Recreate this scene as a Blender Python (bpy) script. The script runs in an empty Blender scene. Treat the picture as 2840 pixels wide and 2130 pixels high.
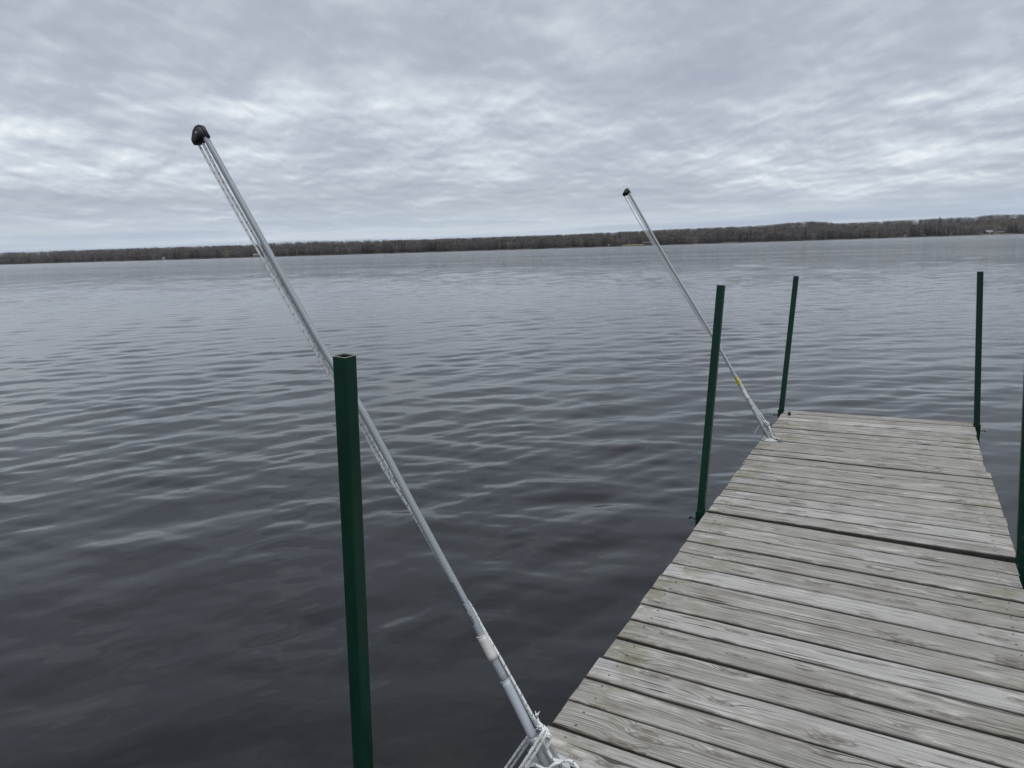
import bpy, bmesh, math, random
import numpy as np
from mathutils import Vector, Matrix

random.seed(7)
rng = np.random.default_rng(7)
SC = bpy.context.scene
COL = SC.collection
R_ = math.radians
WATER = -0.38          # water level, the deck top is z = 0

# ------------------------------------------------------------------ camera
CAM_Z = 1.6
FPX, PW, PH = 2000.0, 2840.0, 2130.0
PITCH, ROLL = R_(10.698), R_(1.73)
Fv = Vector((0, math.cos(PITCH), -math.sin(PITCH)))
Rv0 = Vector((1, 0, 0)); Uv0 = Rv0.cross(Fv)
Rv = Rv0*math.cos(ROLL) - Uv0*math.sin(ROLL)
Uv = Uv0*math.cos(ROLL) + Rv0*math.sin(ROLL)
EYE = Vector((0, 0, CAM_Z))
cd = bpy.data.cameras.new('camera'); cam = bpy.data.objects.new('camera', cd); COL.objects.link(cam)
m = Matrix.Identity(4)
for i in range(3):
    m[i][0] = Rv[i]; m[i][1] = Uv[i]; m[i][2] = -Fv[i]; m[i][3] = EYE[i]
cam.matrix_world = m
cd.sensor_width = 36.0; cd.lens = FPX/PW*36.0
cd.clip_start = 0.05; cd.clip_end = 20000
SC.camera = cam

def ray(u, v): return Fv + Rv*((u-PW/2)/FPX) + Uv*((PH/2-v)/FPX)
def onz(u, v, z=0.0):
    d = ray(u, v); return EYE + d*((z-CAM_Z)/d.z)

# ------------------------------------------------------------------ node helpers
class NT:
    def __init__(s, nt): s.nt = nt; nt.nodes.clear()
    def n(s, t, props=None, **ins):
        nd = s.nt.nodes.new(t)
        for k, v in (props or {}).items(): setattr(nd, k, v)
        for k, v in ins.items():
            key = k.replace('_', ' ') if not k.startswith('i') or not k[1:].isdigit() else int(k[1:])
            s.put(nd, key, v)
        return nd
    def put(s, nd, key, v):
        sock = nd.inputs[key]
        if isinstance(v, bpy.types.NodeSocket): s.nt.links.new(v, sock)
        else: sock.default_value = v
    def math(s, op, a, b=0.0, c=0.0, clamp=False):
        return s.n('ShaderNodeMath', {'operation': op, 'use_clamp': clamp}, i0=a, i1=b, i2=c).outputs[0]
    def vmath(s, op, a, b=(0, 0, 0), out=0):
        return s.n('ShaderNodeVectorMath', {'operation': op}, i0=a, i1=b).outputs[out]
    def comb(s, x, y, z=0.0): return s.n('ShaderNodeCombineXYZ', None, i0=x, i1=y, i2=z).outputs[0]
    def noise(s, vec, scale, detail=2.0, rough=0.5, dist=0.0, out=0, lac=2.0):
        return s.n('ShaderNodeTexNoise', None, Vector=vec, Scale=scale, Detail=detail, Roughness=rough, Distortion=dist, Lacunarity=lac).outputs[out]
    def ramp(s, f, stops, interp='LINEAR'):
        nd = s.n('ShaderNodeValToRGB', None, i0=f); cr = nd.color_ramp; cr.interpolation = interp
        while len(cr.elements) < len(stops): cr.elements.new(0.5)
        for e, (p, c) in zip(cr.elements, stops):
            e.position = p; e.color = (c[0], c[1], c[2], 1) if isinstance(c, (tuple, list)) else (c, c, c, 1)
        return nd.outputs[0]
    def mix(s, f, a, b, mode='MIX'):
        nd = s.n('ShaderNodeMix', {'data_type': 'RGBA', 'blend_type': mode})
        s.put(nd, 0, f); s.put(nd, 6, a); s.put(nd, 7, b); return nd.outputs[2]
    def rng(s, v, a, b, c=0.0, d=1.0, smooth=True):
        nd = s.n('ShaderNodeMapRange', {'interpolation_type': 'SMOOTHSTEP' if smooth else 'LINEAR'})
        for i, x in enumerate((v, a, b, c, d)): s.put(nd, i, x)
        return nd.outputs[0]
def col(c): return (c[0], c[1], c[2], 1.0)

# ------------------------------------------------------------------ sky
SUN_EL, SUN_AZ = R_(70), R_(150)
world = bpy.data.worlds.new('World'); SC.world = world; world.use_nodes = True
w = NT(world.node_tree)
SKY_K = 0.1
gen = w.n('ShaderNodeTexCoord').outputs['Generated']
sx = w.n('ShaderNodeSeparateXYZ', None, i0=gen)
dx, dy, dz = sx.outputs
e0 = w.math('MAXIMUM', dz, 0.0)
azm = w.math('ARCTAN2', dx, dy)
U = w.math('DIVIDE', azm, w.math('ADD', w.math('MULTIPLY', e0, 0.26), 0.155))
V = w.math('MULTIPLY', w.math('LOGARITHM', w.math('ADD', e0, 0.06), math.e), 2.35)
q = w.comb(U, V, 0.0)
SEED = (23.9, 15.1, 0.0)
qs = w.vmath('ADD', q, SEED)
def warp(vec, scale, amt):
    nz = w.n('ShaderNodeTexNoise', None, Vector=vec, Scale=scale, Detail=2.0, Roughness=0.5).outputs[1]
    sc = w.n('ShaderNodeVectorMath', {'operation': 'SCALE'}); w.put(sc, 0, w.vmath('SUBTRACT', nz, (0.5, 0.5, 0.5))); w.put(sc, 3, amt)
    return w.vmath('ADD', vec, sc.outputs[0])
def cloud(vec):
    v1 = warp(vec, 1.6, 0.20)
    big = w.noise(v1, 0.62, 2.0, 0.45)
    mid = w.noise(warp(v1, 4.5, 0.05), 2.0, 7.0, 0.53)
    return w.math('ADD', w.math('MULTIPLY', big, 0.54), w.math('MULTIPLY', mid, 0.46))
d0 = cloud(qs); d1 = cloud(w.vmath('ADD', qs, (0.0, 0.07, 0.0)))
relief = w.math('MULTIPLY', w.math('SUBTRACT', d0, d1), w.rng(dz, 0.10, 0.27, 2.2, 1.0))
streak = w.noise(w.vmath('MULTIPLY', qs, (0.55, 3.2, 1.0)), 1.6, 5.0, 0.55)
# broad light and dark masses of this overcast: azimuth, elevation (degrees), radii, amount
MASS = [(-32, 8.0, 9, 2.6, 0.10), (-24, 5.5, 8, 1.6, 0.06), (-15.5, 11.0, 2.6, 1.3, 0.10), (-7.5, 10.8, 5.0, 1.4, 0.12), (4.5, 15.6, 3.2, 1.9, 0.16), (-1, 6.6, 12, 1.6, 0.07), (10, 5.6, 9, 1.4, 0.06),
        (-30, 12.3, 11, 2.2, -0.10), (-17, 15.5, 10, 2.6, -0.05), (-1, 11.2, 6, 1.8, -0.07), (13, 12.4, 9, 2.4, -0.09), (27, 10.5, 7, 2.0, -0.05), (28, 14.2, 8, 1.8, 0.05), (22, 17.0, 9, 1.8, -0.05), (-22, 3.3, 9, 1.0, -0.06), (31, 6.2, 7, 1.6, -0.04)]
mass = None
for az_, el_, ra_, re_, am_ in MASS:
    gx = w.math('MULTIPLY', w.math('SUBTRACT', azm, R_(az_)), 1.0/R_(ra_)); gy = w.math('MULTIPLY', w.math('SUBTRACT', dz, math.sin(R_(el_))), 1.0/R_(re_))
    rr = w.math('ADD', w.math('MULTIPLY', gx, gx), w.math('MULTIPLY', gy, gy))
    gterm = w.math('MULTIPLY', w.math('EXPONENT', w.math('MULTIPLY', rr, -1.0)), am_)
    mass = gterm if mass is None else w.math('ADD', mass, gterm)
dens = w.math('ADD', d0, relief)
dens = w.math('ADD', dens, w.math('MULTIPLY', w.math('SUBTRACT', streak, 0.5), w.rng(dz, 0.03, 0.16, 0.16, 0.02)))
dens = w.math('ADD', dens, mass)
# brighter belt half way up the visible sky, duller sheet above it
dens = w.math('ADD', dens, w.math('MULTIPLY', w.rng(dz, 0.03, 0.11, -0.04, 0.045), w.rng(dz, 0.15, 0.26, 1.0, -0.4)))
cl = w.rng(dens, 0.30, 0.82, 0.0, 1.0, smooth=False)
ccol = w.ramp(cl, [(0.0, (0.305, 0.340, 0.398)), (0.34, (0.362, 0.400, 0.458)), (0.54, (0.430, 0.470, 0.522)), (0.76, (0.530, 0.570, 0.612)), (1.0, (0.68, 0.708, 0.730))])
# bluish clear-ish band close to the horizon
band = w.rng(dz, 0.012, 0.075, 0.75, 0.0)
bcol = w.ramp(w.noise(w.vmath('MULTIPLY', qs, (0.30, 2.2, 1)), 1.3, 4.0, 0.5), [(0.36, (0.335, 0.395, 0.510)), (0.60, (0.49, 0.55, 0.62))])
ccol = w.mix(band, ccol, bcol)
# duller sheet high up in the view, overcast brightening towards the zenith beyond
lowdull = w.rng(dz, 0.13, 0.29, 1.0, 0.93)
zen = w.math('MULTIPLY', w.rng(dz, 0.29, 0.50, 1.0, 1.22), w.rng(dz, 0.62, 0.97, 1.0, 1.7))
ccol = w.vmath('MULTIPLY', ccol, w.comb(1, 1, 1))
gain = w.math('MULTIPLY', w.math('MULTIPLY', lowdull, zen), 1.0/SKY_K)
cs = w.n('ShaderNodeVectorMath', {'operation': 'SCALE'}); w.put(cs, 0, ccol); w.put(cs, 3, gain)
sky = w.n('ShaderNodeTexSky', {'sky_type': 'NISHITA', 'sun_disc': False, 'sun_elevation': SUN_EL, 'sun_rotation': SUN_AZ, 'altitude': 200.0, 'air_density': 1.0, 'dust_density': 1.0})
mixs = w.mix(0.94, sky.outputs[0], cs.outputs[0])
bg = w.n('ShaderNodeBackground', None, Color=mixs, Strength=SKY_K)
wo = w.n('ShaderNodeOutputWorld'); w.put(wo, 0, bg.outputs[0])

sd = bpy.data.lights.new('sun', 'SUN'); sd.energy = 1.5; sd.angle = R_(35); sd.color = (1.0, 0.97, 0.92)
sun = bpy.data.objects.new('sun', sd); COL.objects.link(sun)
sdir = Vector((math.sin(SUN_AZ)*math.cos(SUN_EL), math.cos(SUN_AZ)*math.cos(SUN_EL), math.sin(SUN_EL)))
sun.rotation_euler = sdir.to_track_quat('Z', 'Y').to_euler()

vs = SC.view_settings
vs.view_transform = 'Standard'; vs.look = 'None'; vs.exposure = 0.42; vs.gamma = 1.0
vs.use_curve_mapping = False

# ------------------------------------------------------------------ object helpers
def tag(o, label=None, cat=None, group=None, kind=None):
    if label: o['label'] = label
    if cat: o['category'] = cat
    if group: o['group'] = group
    if kind: o['kind'] = kind
    return o
def empty(name, loc=(0, 0, 0)):
    o = bpy.data.objects.new(name, None); COL.objects.link(o); o.location = loc; o.empty_display_size = 0.1
    return o
def link(name, me, mat, parent=None, smooth=False):
    o = bpy.data.objects.new(name, me); COL.objects.link(o)
    if mat: me.materials.append(mat)
    if smooth: me.polygons.foreach_set('use_smooth', [True]*len(me.polygons))
    if parent:
        o.parent = parent; o.matrix_parent_inverse = Matrix.Translation(-Vector(parent.location)) if parent.parent is None and parent.type == 'EMPTY' else Matrix.Identity(4)
    return o
class MB:
    """collects vertices, faces and per-corner uv"""
    def __init__(s): s.v = []; s.f = []; s.uv = []; s.attr = {}; s.sm = []; s.mi = {}; s.mats = []
    def face(s, ids, uvs=None, sm=False):
        s.f.append(tuple(ids)); s.uv.extend(uvs if uvs else [(0, 0)]*len(ids)); s.sm.append(sm)
    def build(s, name, mat, parent=None):
        me = bpy.data.meshes.new(name); me.from_pydata([tuple(p) for p in s.v], [], s.f)
        ul = me.uv_layers.new(name='UVMap'); ul.data.foreach_set('uv', np.array(s.uv, 'f').ravel())
        me.polygons.foreach_set('use_smooth', s.sm)
        for k, vals in s.attr.items():
            a = me.attributes.new(k, 'FLOAT', 'POINT'); a.data.foreach_set('value', np.array(vals, 'f'))
        o = link(name, me, mat, parent)
        for mm in s.mats: me.materials.append(mm)
        for fi, k in s.mi.items(): me.polygons[fi].material_index = k
        return o
    def box(s, c, ax, ay, az, hx, hy, hz, bev=0.0):
        c = Vector(c); b = len(s.v)
        bev = min(bev, hx*.9, hy*.9, hz*.9)
        bm = bmesh.new(); bmesh.ops.create_cube(bm, size=2)
        for q_ in bm.verts: q_.co = Vector((q_.co.x*hx, q_.co.y*hy, q_.co.z*hz))
        if bev > 0: bmesh.ops.bevel(bm, geom=bm.edges[:], offset=bev, segments=2, affect='EDGES')
        bm.verts.index_update()
        for q_ in bm.verts: s.v.append(c + ax*q_.co.x + ay*q_.co.y + az*q_.co.z)
        for f_ in bm.faces: s.face([b+q_.index for q_ in f_.verts], [(q_.co.x, q_.co.z) for q_ in f_.verts])
        bm.free()
    def tube(s, pts, rad, n=14, caps=True, u0=0.0, up=None):
        pts = [Vector(p) for p in pts]
        if not hasattr(rad, '__len__'): rad = [rad]*len(pts)
        T = []
        for i in range(len(pts)):
            a = pts[max(i-1, 0)]; b = pts[min(i+1, len(pts)-1)]
            d = (b-a)
            T.append(d.normalized() if d.length > 1e-9 else Vector((0, 0, 1)))
        nrm = (up or Vector((0.31, -0.77, 0.2))).copy(); nrm = (nrm - T[0]*nrm.dot(T[0])).normalized()
        u = u0; base = len(s.v); us = []
        for i, p in enumerate(pts):
            if i: u += (pts[i]-pts[i-1]).length
            us.append(u)
            nrm = (nrm - T[i]*nrm.dot(T[i])).normalized(); bn = T[i].cross(nrm)
            for k in range(n):
                a = 2*math.pi*k/n
                s.v.append(p + (nrm*math.cos(a)+bn*math.sin(a))*rad[i])
        for i in range(len(pts)-1):
            for k in range(n):
                k2 = (k+1) % n
                s.face([base+i*n+k, base+i*n+k2, base+(i+1)*n+k2, base+(i+1)*n+k],
                       [(us[i], k/n), (us[i], (k+1)/n), (us[i+1], (k+1)/n), (us[i+1], k/n)], True)
        if caps:
            s.face([base+k for k in range(n)][::-1], [(us[0], 0)]*n)
            s.face([base+(len(pts)-1)*n+k for k in range(n)], [(us[-1], 0)]*n)
    def lathe(s, c, ax, prof, n=32):
        """prof: list of (height along ax, radius)"""
        ax = ax.normalized(); a1 = ax.orthogonal().normalized(); a2 = ax.cross(a1); b = len(s.v)
        for h, r in prof:
            for k in range(n):
                t = 2*math.pi*k/n; s.v.append(Vector(c)+ax*h+(a1*math.cos(t)+a2*math.sin(t))*r)
        for i in range(len(prof)-1):
            for k in range(n):
                k2 = (k+1) % n
                s.face([b+i*n+k, b+i*n+k2, b+(i+1)*n+k2, b+(i+1)*n+k], [(prof[i][0], k/n), (prof[i][0], (k+1)/n), (prof[i+1][0], (k+1)/n), (prof[i+1][0], k/n)], False)
        s.face([b+k for k in range(n)][::-1]); s.face([b+(len(prof)-1)*n+k for k in range(n)])
def smooth_curve(P, sub=8):
    P = [Vector(p) for p in P]; out = []
    for i in range(len(P)-1):
        p0 = P[i-1] if i else P[0]*2-P[1]; p1 = P[i]; p2 = P[i+1]; p3 = P[i+2] if i+2 < len(P) else P[i+1]*2-P[i]
        for k in range(sub):
            t = k/sub
            out.append(0.5*((2*p1)+(p2-p0)*t+(2*p0-5*p1+4*p2-p3)*t*t+(3*p1-p0-3*p2+p3)*t**3))
    out.append(P[-1]); return out

def new_mat(name):
    mt = bpy.data.materials.new(name); mt.use_nodes = True
    t = NT(mt.node_tree); t.out = t.n('ShaderNodeOutputMaterial'); return mt, t
def finish(t, **kw):
    b = t.n('ShaderNodeBsdfPrincipled')
    for k, v in kw.items(): t.put(b, k.replace('_', ' '), v)
    t.put(t.out, 0, b.outputs[0]); return b
def bump(t, h, dist, strength=1.0, nrm=None):
    nd = t.n('ShaderNodeBump', None, Strength=strength, Distance=dist, Height=h)
    if nrm is not None: t.put(nd, 'Normal', nrm)
    return nd.outputs[0]

# ------------------------------------------------------------------ materials
def mat_simple(name, c, rough=0.6, metal=0.0, var=0.12, scale=30.0, bmp=0.0006):
    mt, t = new_mat(name)
    ob = t.n('ShaderNodeTexCoord').outputs['Object']
    nz = t.noise(ob, scale, 4.0, 0.6)
    c1 = tuple(x*(1-var) for x in c); c2 = tuple(min(1, x*(1+var)) for x in c)
    cc = t.ramp(nz, [(0.3, c1), (0.7, c2)])
    finish(t, Base_Color=cc, Roughness=t.rng(nz, 0.3, 0.7, rough*0.85, min(1, rough*1.15)), Metallic=metal, Normal=bump(t, nz, bmp, 0.6))
    return mt

def mat_wood():
    mt, t = new_mat('weathered_deck_wood')
    uv = t.n('ShaderNodeUVMap', {'uv_map': 'UVMap'}).outputs[0]
    s = t.n('ShaderNodeSeparateXYZ', None, i0=uv); u, v = s.outputs[0], s.outputs[1]
    tone = t.n('ShaderNodeAttribute', {'attribute_name': 'tone'}).outputs['Fac']
    edge = t.n('ShaderNodeAttribute', {'attribute_name': 'endpos'}).outputs['Fac']   # metres from the left end
    side = t.n('ShaderNodeAttribute', {'attribute_name': 'side'}).outputs['Fac']     # 0 in the middle, 1 at long edges
    # growth rings flowing round knots
    low = t.noise(t.comb(t.math('MULTIPLY', u, 1.1), t.math('MULTIPLY', v, 5.0)), 1.0, 2.0, 0.5)
    mid = t.noise(t.comb(t.math('MULTIPLY', u, 5.0), t.math('MULTIPLY', v, 22.0)), 1.0, 2.0, 0.5)
    kv = t.comb(t.math('MULTIPLY', u, 3.0), t.math('MULTIPLY', v, 11.5))
    vor = t.n('ShaderNodeTexVoronoi', {'feature': 'F1', 'voronoi_dimensions': '2D'}, Vector=kv, Scale=1.0, Randomness=1.0)
    kd = vor.outputs['Distance']; kc = t.n('ShaderNodeSeparateColor', None, i0=vor.outputs['Color']).outputs[0]
    has = t.rng(kc, 0.34, 0.37)                 # only some cells carry a knot
    ksz = t.rng(kc, 0.37, 1.0, 0.35, 1.0, smooth=False)
    kn = t.math('MULTIPLY', has, t.rng(kd, 0.0, t.math('ADD', 0.16, t.math('MULTIPLY', ksz, 0.34)), 1.0, 0.0))
    g = t.math('ADD', v, t.math('MULTIPLY', t.math('SUBTRACT', low, 0.5), 0.055))
    g = t.math('ADD', g, t.math('MULTIPLY', t.math('SUBTRACT', mid, 0.5), 0.006))
    g = t.math('ADD', g, t.math('MULTIPLY', kn, t.math('MULTIPLY', ksz, 0.030)))
    rings = t.noise(t.comb(t.math('MULTIPLY', g, 235.0), t.math('MULTIPLY', u, 0.9)), 1.0, 3.0, 0.65)
    fib = t.noise(t.comb(t.math('MULTIPLY', g, 560.0), t.math('MULTIPLY', u, 7.0)), 1.0, 3.0, 0.7)
    ln = t.rng(rings, 0.34, 0.62)
    fb = t.rng(fib, 0.30, 0.62)
    # drying checks along the grain
    ck = t.noise(t.comb(t.math('MULTIPLY', g, 72.0), t.math('MULTIPLY', u, 2.2)), 1.0, 2.0, 0.5)
    checks = t.math('MULTIPLY', t.rng(ck, 0.625, 0.67), t.rng(low, 0.40, 0.58))
    ck2 = t.noise(t.comb(t.math('MULTIPLY', g, 190.0), t.math('MULTIPLY', u, 5.0)), 1.0, 1.0, 0.5)
    checks = t.math('MAXIMUM', checks, t.math('MULTIPLY', t.rng(ck2, 0.65, 0.72), 0.8))
    c = t.mix(ln, (0.112, 0.102, 0.090, 1), (0.412, 0.402, 0.376, 1))
    c = t.mix(t.math('MULTIPLY', t.math('SUBTRACT', 1.0, fb), 0.55), c, (0.15, 0.14, 0.13, 1))
    # board to board tone
    c = t.mix(t.rng(tone, 0.0, 1.0, 0.34, 0.0, smooth=False), c, (0.20, 0.185, 0.16, 1))
    c = t.mix(t.rng(tone, 0.7, 1.0, 0.0, 0.30, smooth=False), c, (0.52, 0.51, 0.49, 1))
    # blotches: grey bleaching, brown damp, green algae near the ends
    bl = t.noise(t.comb(t.math('MULTIPLY', u, 2.6), t.math('MULTIPLY', v, 9.0)), 1.0, 5.0, 0.62)
    c = t.mix(t.rng(bl, 0.50, 0.72, 0.0, 0.68), c, (0.150, 0.132, 0.108, 1))
    bl2 = t.noise(t.comb(t.math('MULTIPLY', u, 4.0), t.math('MULTIPLY', v, 14.0), 3.3), 1.0, 5.0, 0.6)
    c = t.mix(t.rng(bl2, 0.55, 0.75, 0.0, 0.6), c, (0.56, 0.545, 0.505, 1))
    ob = t.n('ShaderNodeTexCoord').outputs['Object']
    alg = t.noise(ob, 5.5, 5.0, 0.65)
    near_end = t.rng(edge, 0.0, 0.55, 1.0, 0.0)
    c = t.mix(t.math('MULTIPLY', t.math('MULTIPLY', near_end, t.rng(alg, 0.45, 0.68)), 0.75), c, (0.150, 0.142, 0.085, 1))
    alg2 = t.noise(ob, 1.7, 5.0, 0.6)
    c = t.mix(t.rng(alg2, 0.52, 0.74, 0.0, 0.55), c, (0.140, 0.127, 0.109, 1))
    sm = t.math('MULTIPLY', t.rng(side, 0.80, 1.0), t.rng(t.noise(t.comb(t.math('MULTIPLY', u, 6.0), t.math('MULTIPLY', v, 3.0)), 1.0, 4.0, 0.7), 0.35, 0.62))
    c = t.mix(t.math('MULTIPLY', sm, 0.55), c, (0.105, 0.095, 0.080, 1))
    # knots: darker heart with a ring
    heart = t.math('MULTIPLY', has, t.rng(kd, t.math('MULTIPLY', ksz, 0.050), t.math('MULTIPLY', ksz, 0.13), 1.0, 0.0))
    halo = t.math('MULTIPLY', has, t.math('MULTIPLY', t.rng(kd, t.math('MULTIPLY', ksz, 0.10), t.math('MULTIPLY', ksz, 0.16)), t.rng(kd, t.math('MULTIPLY', ksz, 0.16), t.math('MULTIPLY', ksz, 0.23), 1.0, 0.0)))
    c = t.mix(t.math('MULTIPLY', heart, 0.80), c, (0.10, 0.082, 0.062, 1))
    c = t.mix(t.math('MULTIPLY', halo, 0.7), c, (0.11, 0.095, 0.08, 1))
    c = t.mix(t.math('MULTIPLY', checks, 0.95), c, (0.045, 0.04, 0.035, 1))
    c = t.mix(t.math('MULTIPLY', t.rng(side, 1.0005, 1.4), 0.86), c, (0.030, 0.026, 0.021, 1))  # long side faces darkened with depth: damp dirt plus painted gap shade
    h = t.math('ADD', t.math('MULTIPLY', ln, 0.5), t.math('MULTIPLY', fb, 0.35))
    h = t.math('SUBTRACT', h, t.math('MULTIPLY', checks, 1.6))
    h = t.math('ADD', h, t.math('MULTIPLY', heart, 0.5))
    finish(t, Base_Color=c, Roughness=0.86, Specular_IOR_Level=0.25, Normal=bump(t, h, 0.0016, 0.8))
    return mt
M_WOOD = mat_wood()
M_FRAME = mat_simple('dark_damp_timber', (0.045, 0.040, 0.034), 0.8, var=0.3)
M_NAIL = mat_simple('rusty_nail_head', (0.085, 0.065, 0.05), 0.6, metal=0.6)

def mat_green():
    mt, t = new_mat('dark_green_paint')
    ob = t.n('ShaderNodeTexCoord').outputs['Object']
    n1 = t.noise(ob, 9.0, 4.0, 0.6); n2 = t.noise(t.vmath('MULTIPLY', ob, (1, 1, 0.35)), 70.0, 3.0, 0.6)
    c = t.ramp(n1, [(0.3, (0.0035, 0.025, 0.0165)), (0.7, (0.0055, 0.035, 0.023))])
    chip = t.rng(n2, 0.71, 0.73)
    c = t.mix(t.math('MULTIPLY', chip, 0.75), c, (0.16, 0.19, 0.17, 1))
    dirt = t.rng(t.noise(t.vmath('MULTIPLY', ob, (1, 1, 0.1)), 45.0, 3.0, 0.6), 0.55, 0.75)
    c = t.mix(t.math('MULTIPLY', dirt, 0.35), c, (0.030, 0.045, 0.036, 1))
    rust = t.math('MULTIPLY', t.rng(t.noise(ob, 26.0, 5.0, 0.7), 0.60, 0.70), t.rng(t.noise(ob, 3.0, 2.0, 0.5), 0.45, 0.6))
    c = t.mix(t.math('MULTIPLY', rust, 0.6), c, (0.055, 0.030, 0.018, 1))
    finish(t, Base_Color=c, Roughness=t.rng(n1, 0.3, 0.7, 0.36, 0.52), Specular_IOR_Level=0.22, Normal=bump(t, t.math('ADD', n2, t.math('MULTIPLY', chip, -1.0)), 0.0004, 0.5))
    return mt
M_GREEN = mat_green()
M_RIM = mat_simple('worn_steel_rim', (0.22, 0.23, 0.21), 0.55, metal=0.3, var=0.35, scale=120)
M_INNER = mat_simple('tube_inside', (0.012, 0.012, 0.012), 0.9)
M_BOLT = mat_simple('galvanised_bolt', (0.10, 0.105, 0.11), 0.4, metal=0.9, var=0.3, scale=200)
M_CAP = mat_simple('black_rubber', (0.0045, 0.005, 0.006), 0.5, var=0.2, scale=60)
M_CAST = mat_simple('cast_aluminium', (0.34, 0.345, 0.34), 0.42, metal=0.55, var=0.12, scale=80)
M_PLATE = mat_simple('pale_nylon', (0.36, 0.37, 0.36), 0.45, var=0.08)
M_INK = mat_simple('dark_printed_ink', (0.02, 0.025, 0.06), 0.5)

def mat_fibre(name, base, dark, pitch, sharp=0.5, rough=0.38):
    mt, t = new_mat(name)
    uv = t.n('ShaderNodeUVMap', {'uv_map': 'UVMap'}).outputs[0]
    s = t.n('ShaderNodeSeparateXYZ', None, i0=uv); u, v = s.outputs[0], s.outputs[1]
    ang = t.math('MULTIPLY', v, 2*math.pi)
    tilt = t.math('MULTIPLY', t.math('COSINE', ang), 0.0042)
    uu = t.math('ADD', u, tilt)
    wob = t.noise(t.comb(t.math('MULTIPLY', u, 60.0), v), 1.0, 2.0, 0.5)
    ph = t.math('MULTIPLY', t.math('ADD', uu, t.math('MULTIPLY', wob, pitch*0.35)), 2*math.pi/pitch)
    band = t.math('ADD', t.math('MULTIPLY', t.math('SINE', ph), 0.5), 0.5)
    str_ = t.noise(t.comb(t.math('MULTIPLY', uu, 900.0), t.math('MULTIPLY', v, 2.0)), 1.0, 3.0, 0.7)
    f = t.math('ADD', t.math('MULTIPLY', band, sharp), t.math('MULTIPLY', t.rng(str_, 0.3, 0.7), 1.0-sharp))
    c = t.mix(f, col(dark), col(base))
    finish(t, Base_Color=c, Roughness=rough, Specular_IOR_Level=0.4, Normal=bump(t, band, 0.0006, 0.7))
    return mt
M_POLE1 = mat_fibre('wrapped_grey_fibreglass', (0.27, 0.295, 0.315), (0.195, 0.213, 0.232), 0.0095, 0.45)
M_SLEEVE1 = mat_fibre('ribbed_bluish_sleeve', (0.40, 0.425, 0.475), (0.30, 0.32, 0.37), 0.0065, 0.5)
M_POLE2 = mat_fibre('plain_grey_fibreglass', (0.33, 0.35, 0.36), (0.27, 0.29, 0.30), 0.03, 0.3)
M_COUPLER = mat_simple('pale_plastic_coupler', (0.46, 0.455, 0.44), 0.4, var=0.06)
def mat_yellow():
    mt, t = new_mat('yellow_warning_label')
    ob = t.n('ShaderNodeTexCoord').outputs['Object']
    n1 = t.noise(ob, 90.0, 2.0, 0.5)
    c = t.mix(t.rng(n1, 0.55, 0.62), (0.42, 0.35, 0.03, 1), (0.10, 0.09, 0.04, 1))
    finish(t, Base_Color=c, Roughness=0.5)
    return mt
M_YEL = mat_yellow()

def mat_rope():
    mt, t = new_mat('white_braided_rope_with_black_flecks')
    uv = t.n('ShaderNodeUVMap', {'uv_map': 'UVMap'}).outputs[0]
    s = t.n('ShaderNodeSeparateXYZ', None, i0=uv); u, v = s.outputs[0], s.outputs[1]
    P = 0.034
    def fleck(off, voff):
        a = t.math('FRACT', t.math('ADD', t.math('DIVIDE', u, P), off))
        b = t.math('FRACT', t.math('ADD', v, voff))
        da = t.math('ABSOLUTE', t.math('SUBTRACT', a, 0.5)); db = t.math('ABSOLUTE', t.math('SUBTRACT', b, 0.5))
        d = t.math('ADD', t.math('MULTIPLY', da, 12.0), t.math('MULTIPLY', db, 9.0))
        return t.rng(d, 0.72, 0.90, 1.0, 0.0)
    f = fleck(0.0, 0.0)
    for o_, v_ in ((0.10, 0.16), (0.5, 0.5), (0.60, 0.66)): f = t.math('MAXIMUM', f, fleck(o_, v_))
    w1 = t.math('SINE', t.math('ADD', t.math('MULTIPLY', u, 2*math.pi/0.0032), t.math('MULTIPLY', v, 2*math.pi*7)))
    w2 = t.math('SINE', t.math('SUBTRACT', t.math('MULTIPLY', u, 2*math.pi/0.0032), t.math('MULTIPLY', v, 2*math.pi*7)))
    br = t.math('MULTIPLY', w1, w2)
    c = t.mix(t.rng(br, -0.8, 0.4), (0.60, 0.61, 0.61, 1), (0.80, 0.81, 0.81, 1))
    c = t.mix(f, c, (0.015, 0.015, 0.02, 1))
    finish(t, Base_Color=c, Roughness=0.85, Specular_IOR_Level=0.2, Normal=bump(t, br, 0.0007, 0.8))
    return mt
M_ROPE = mat_rope()

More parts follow.
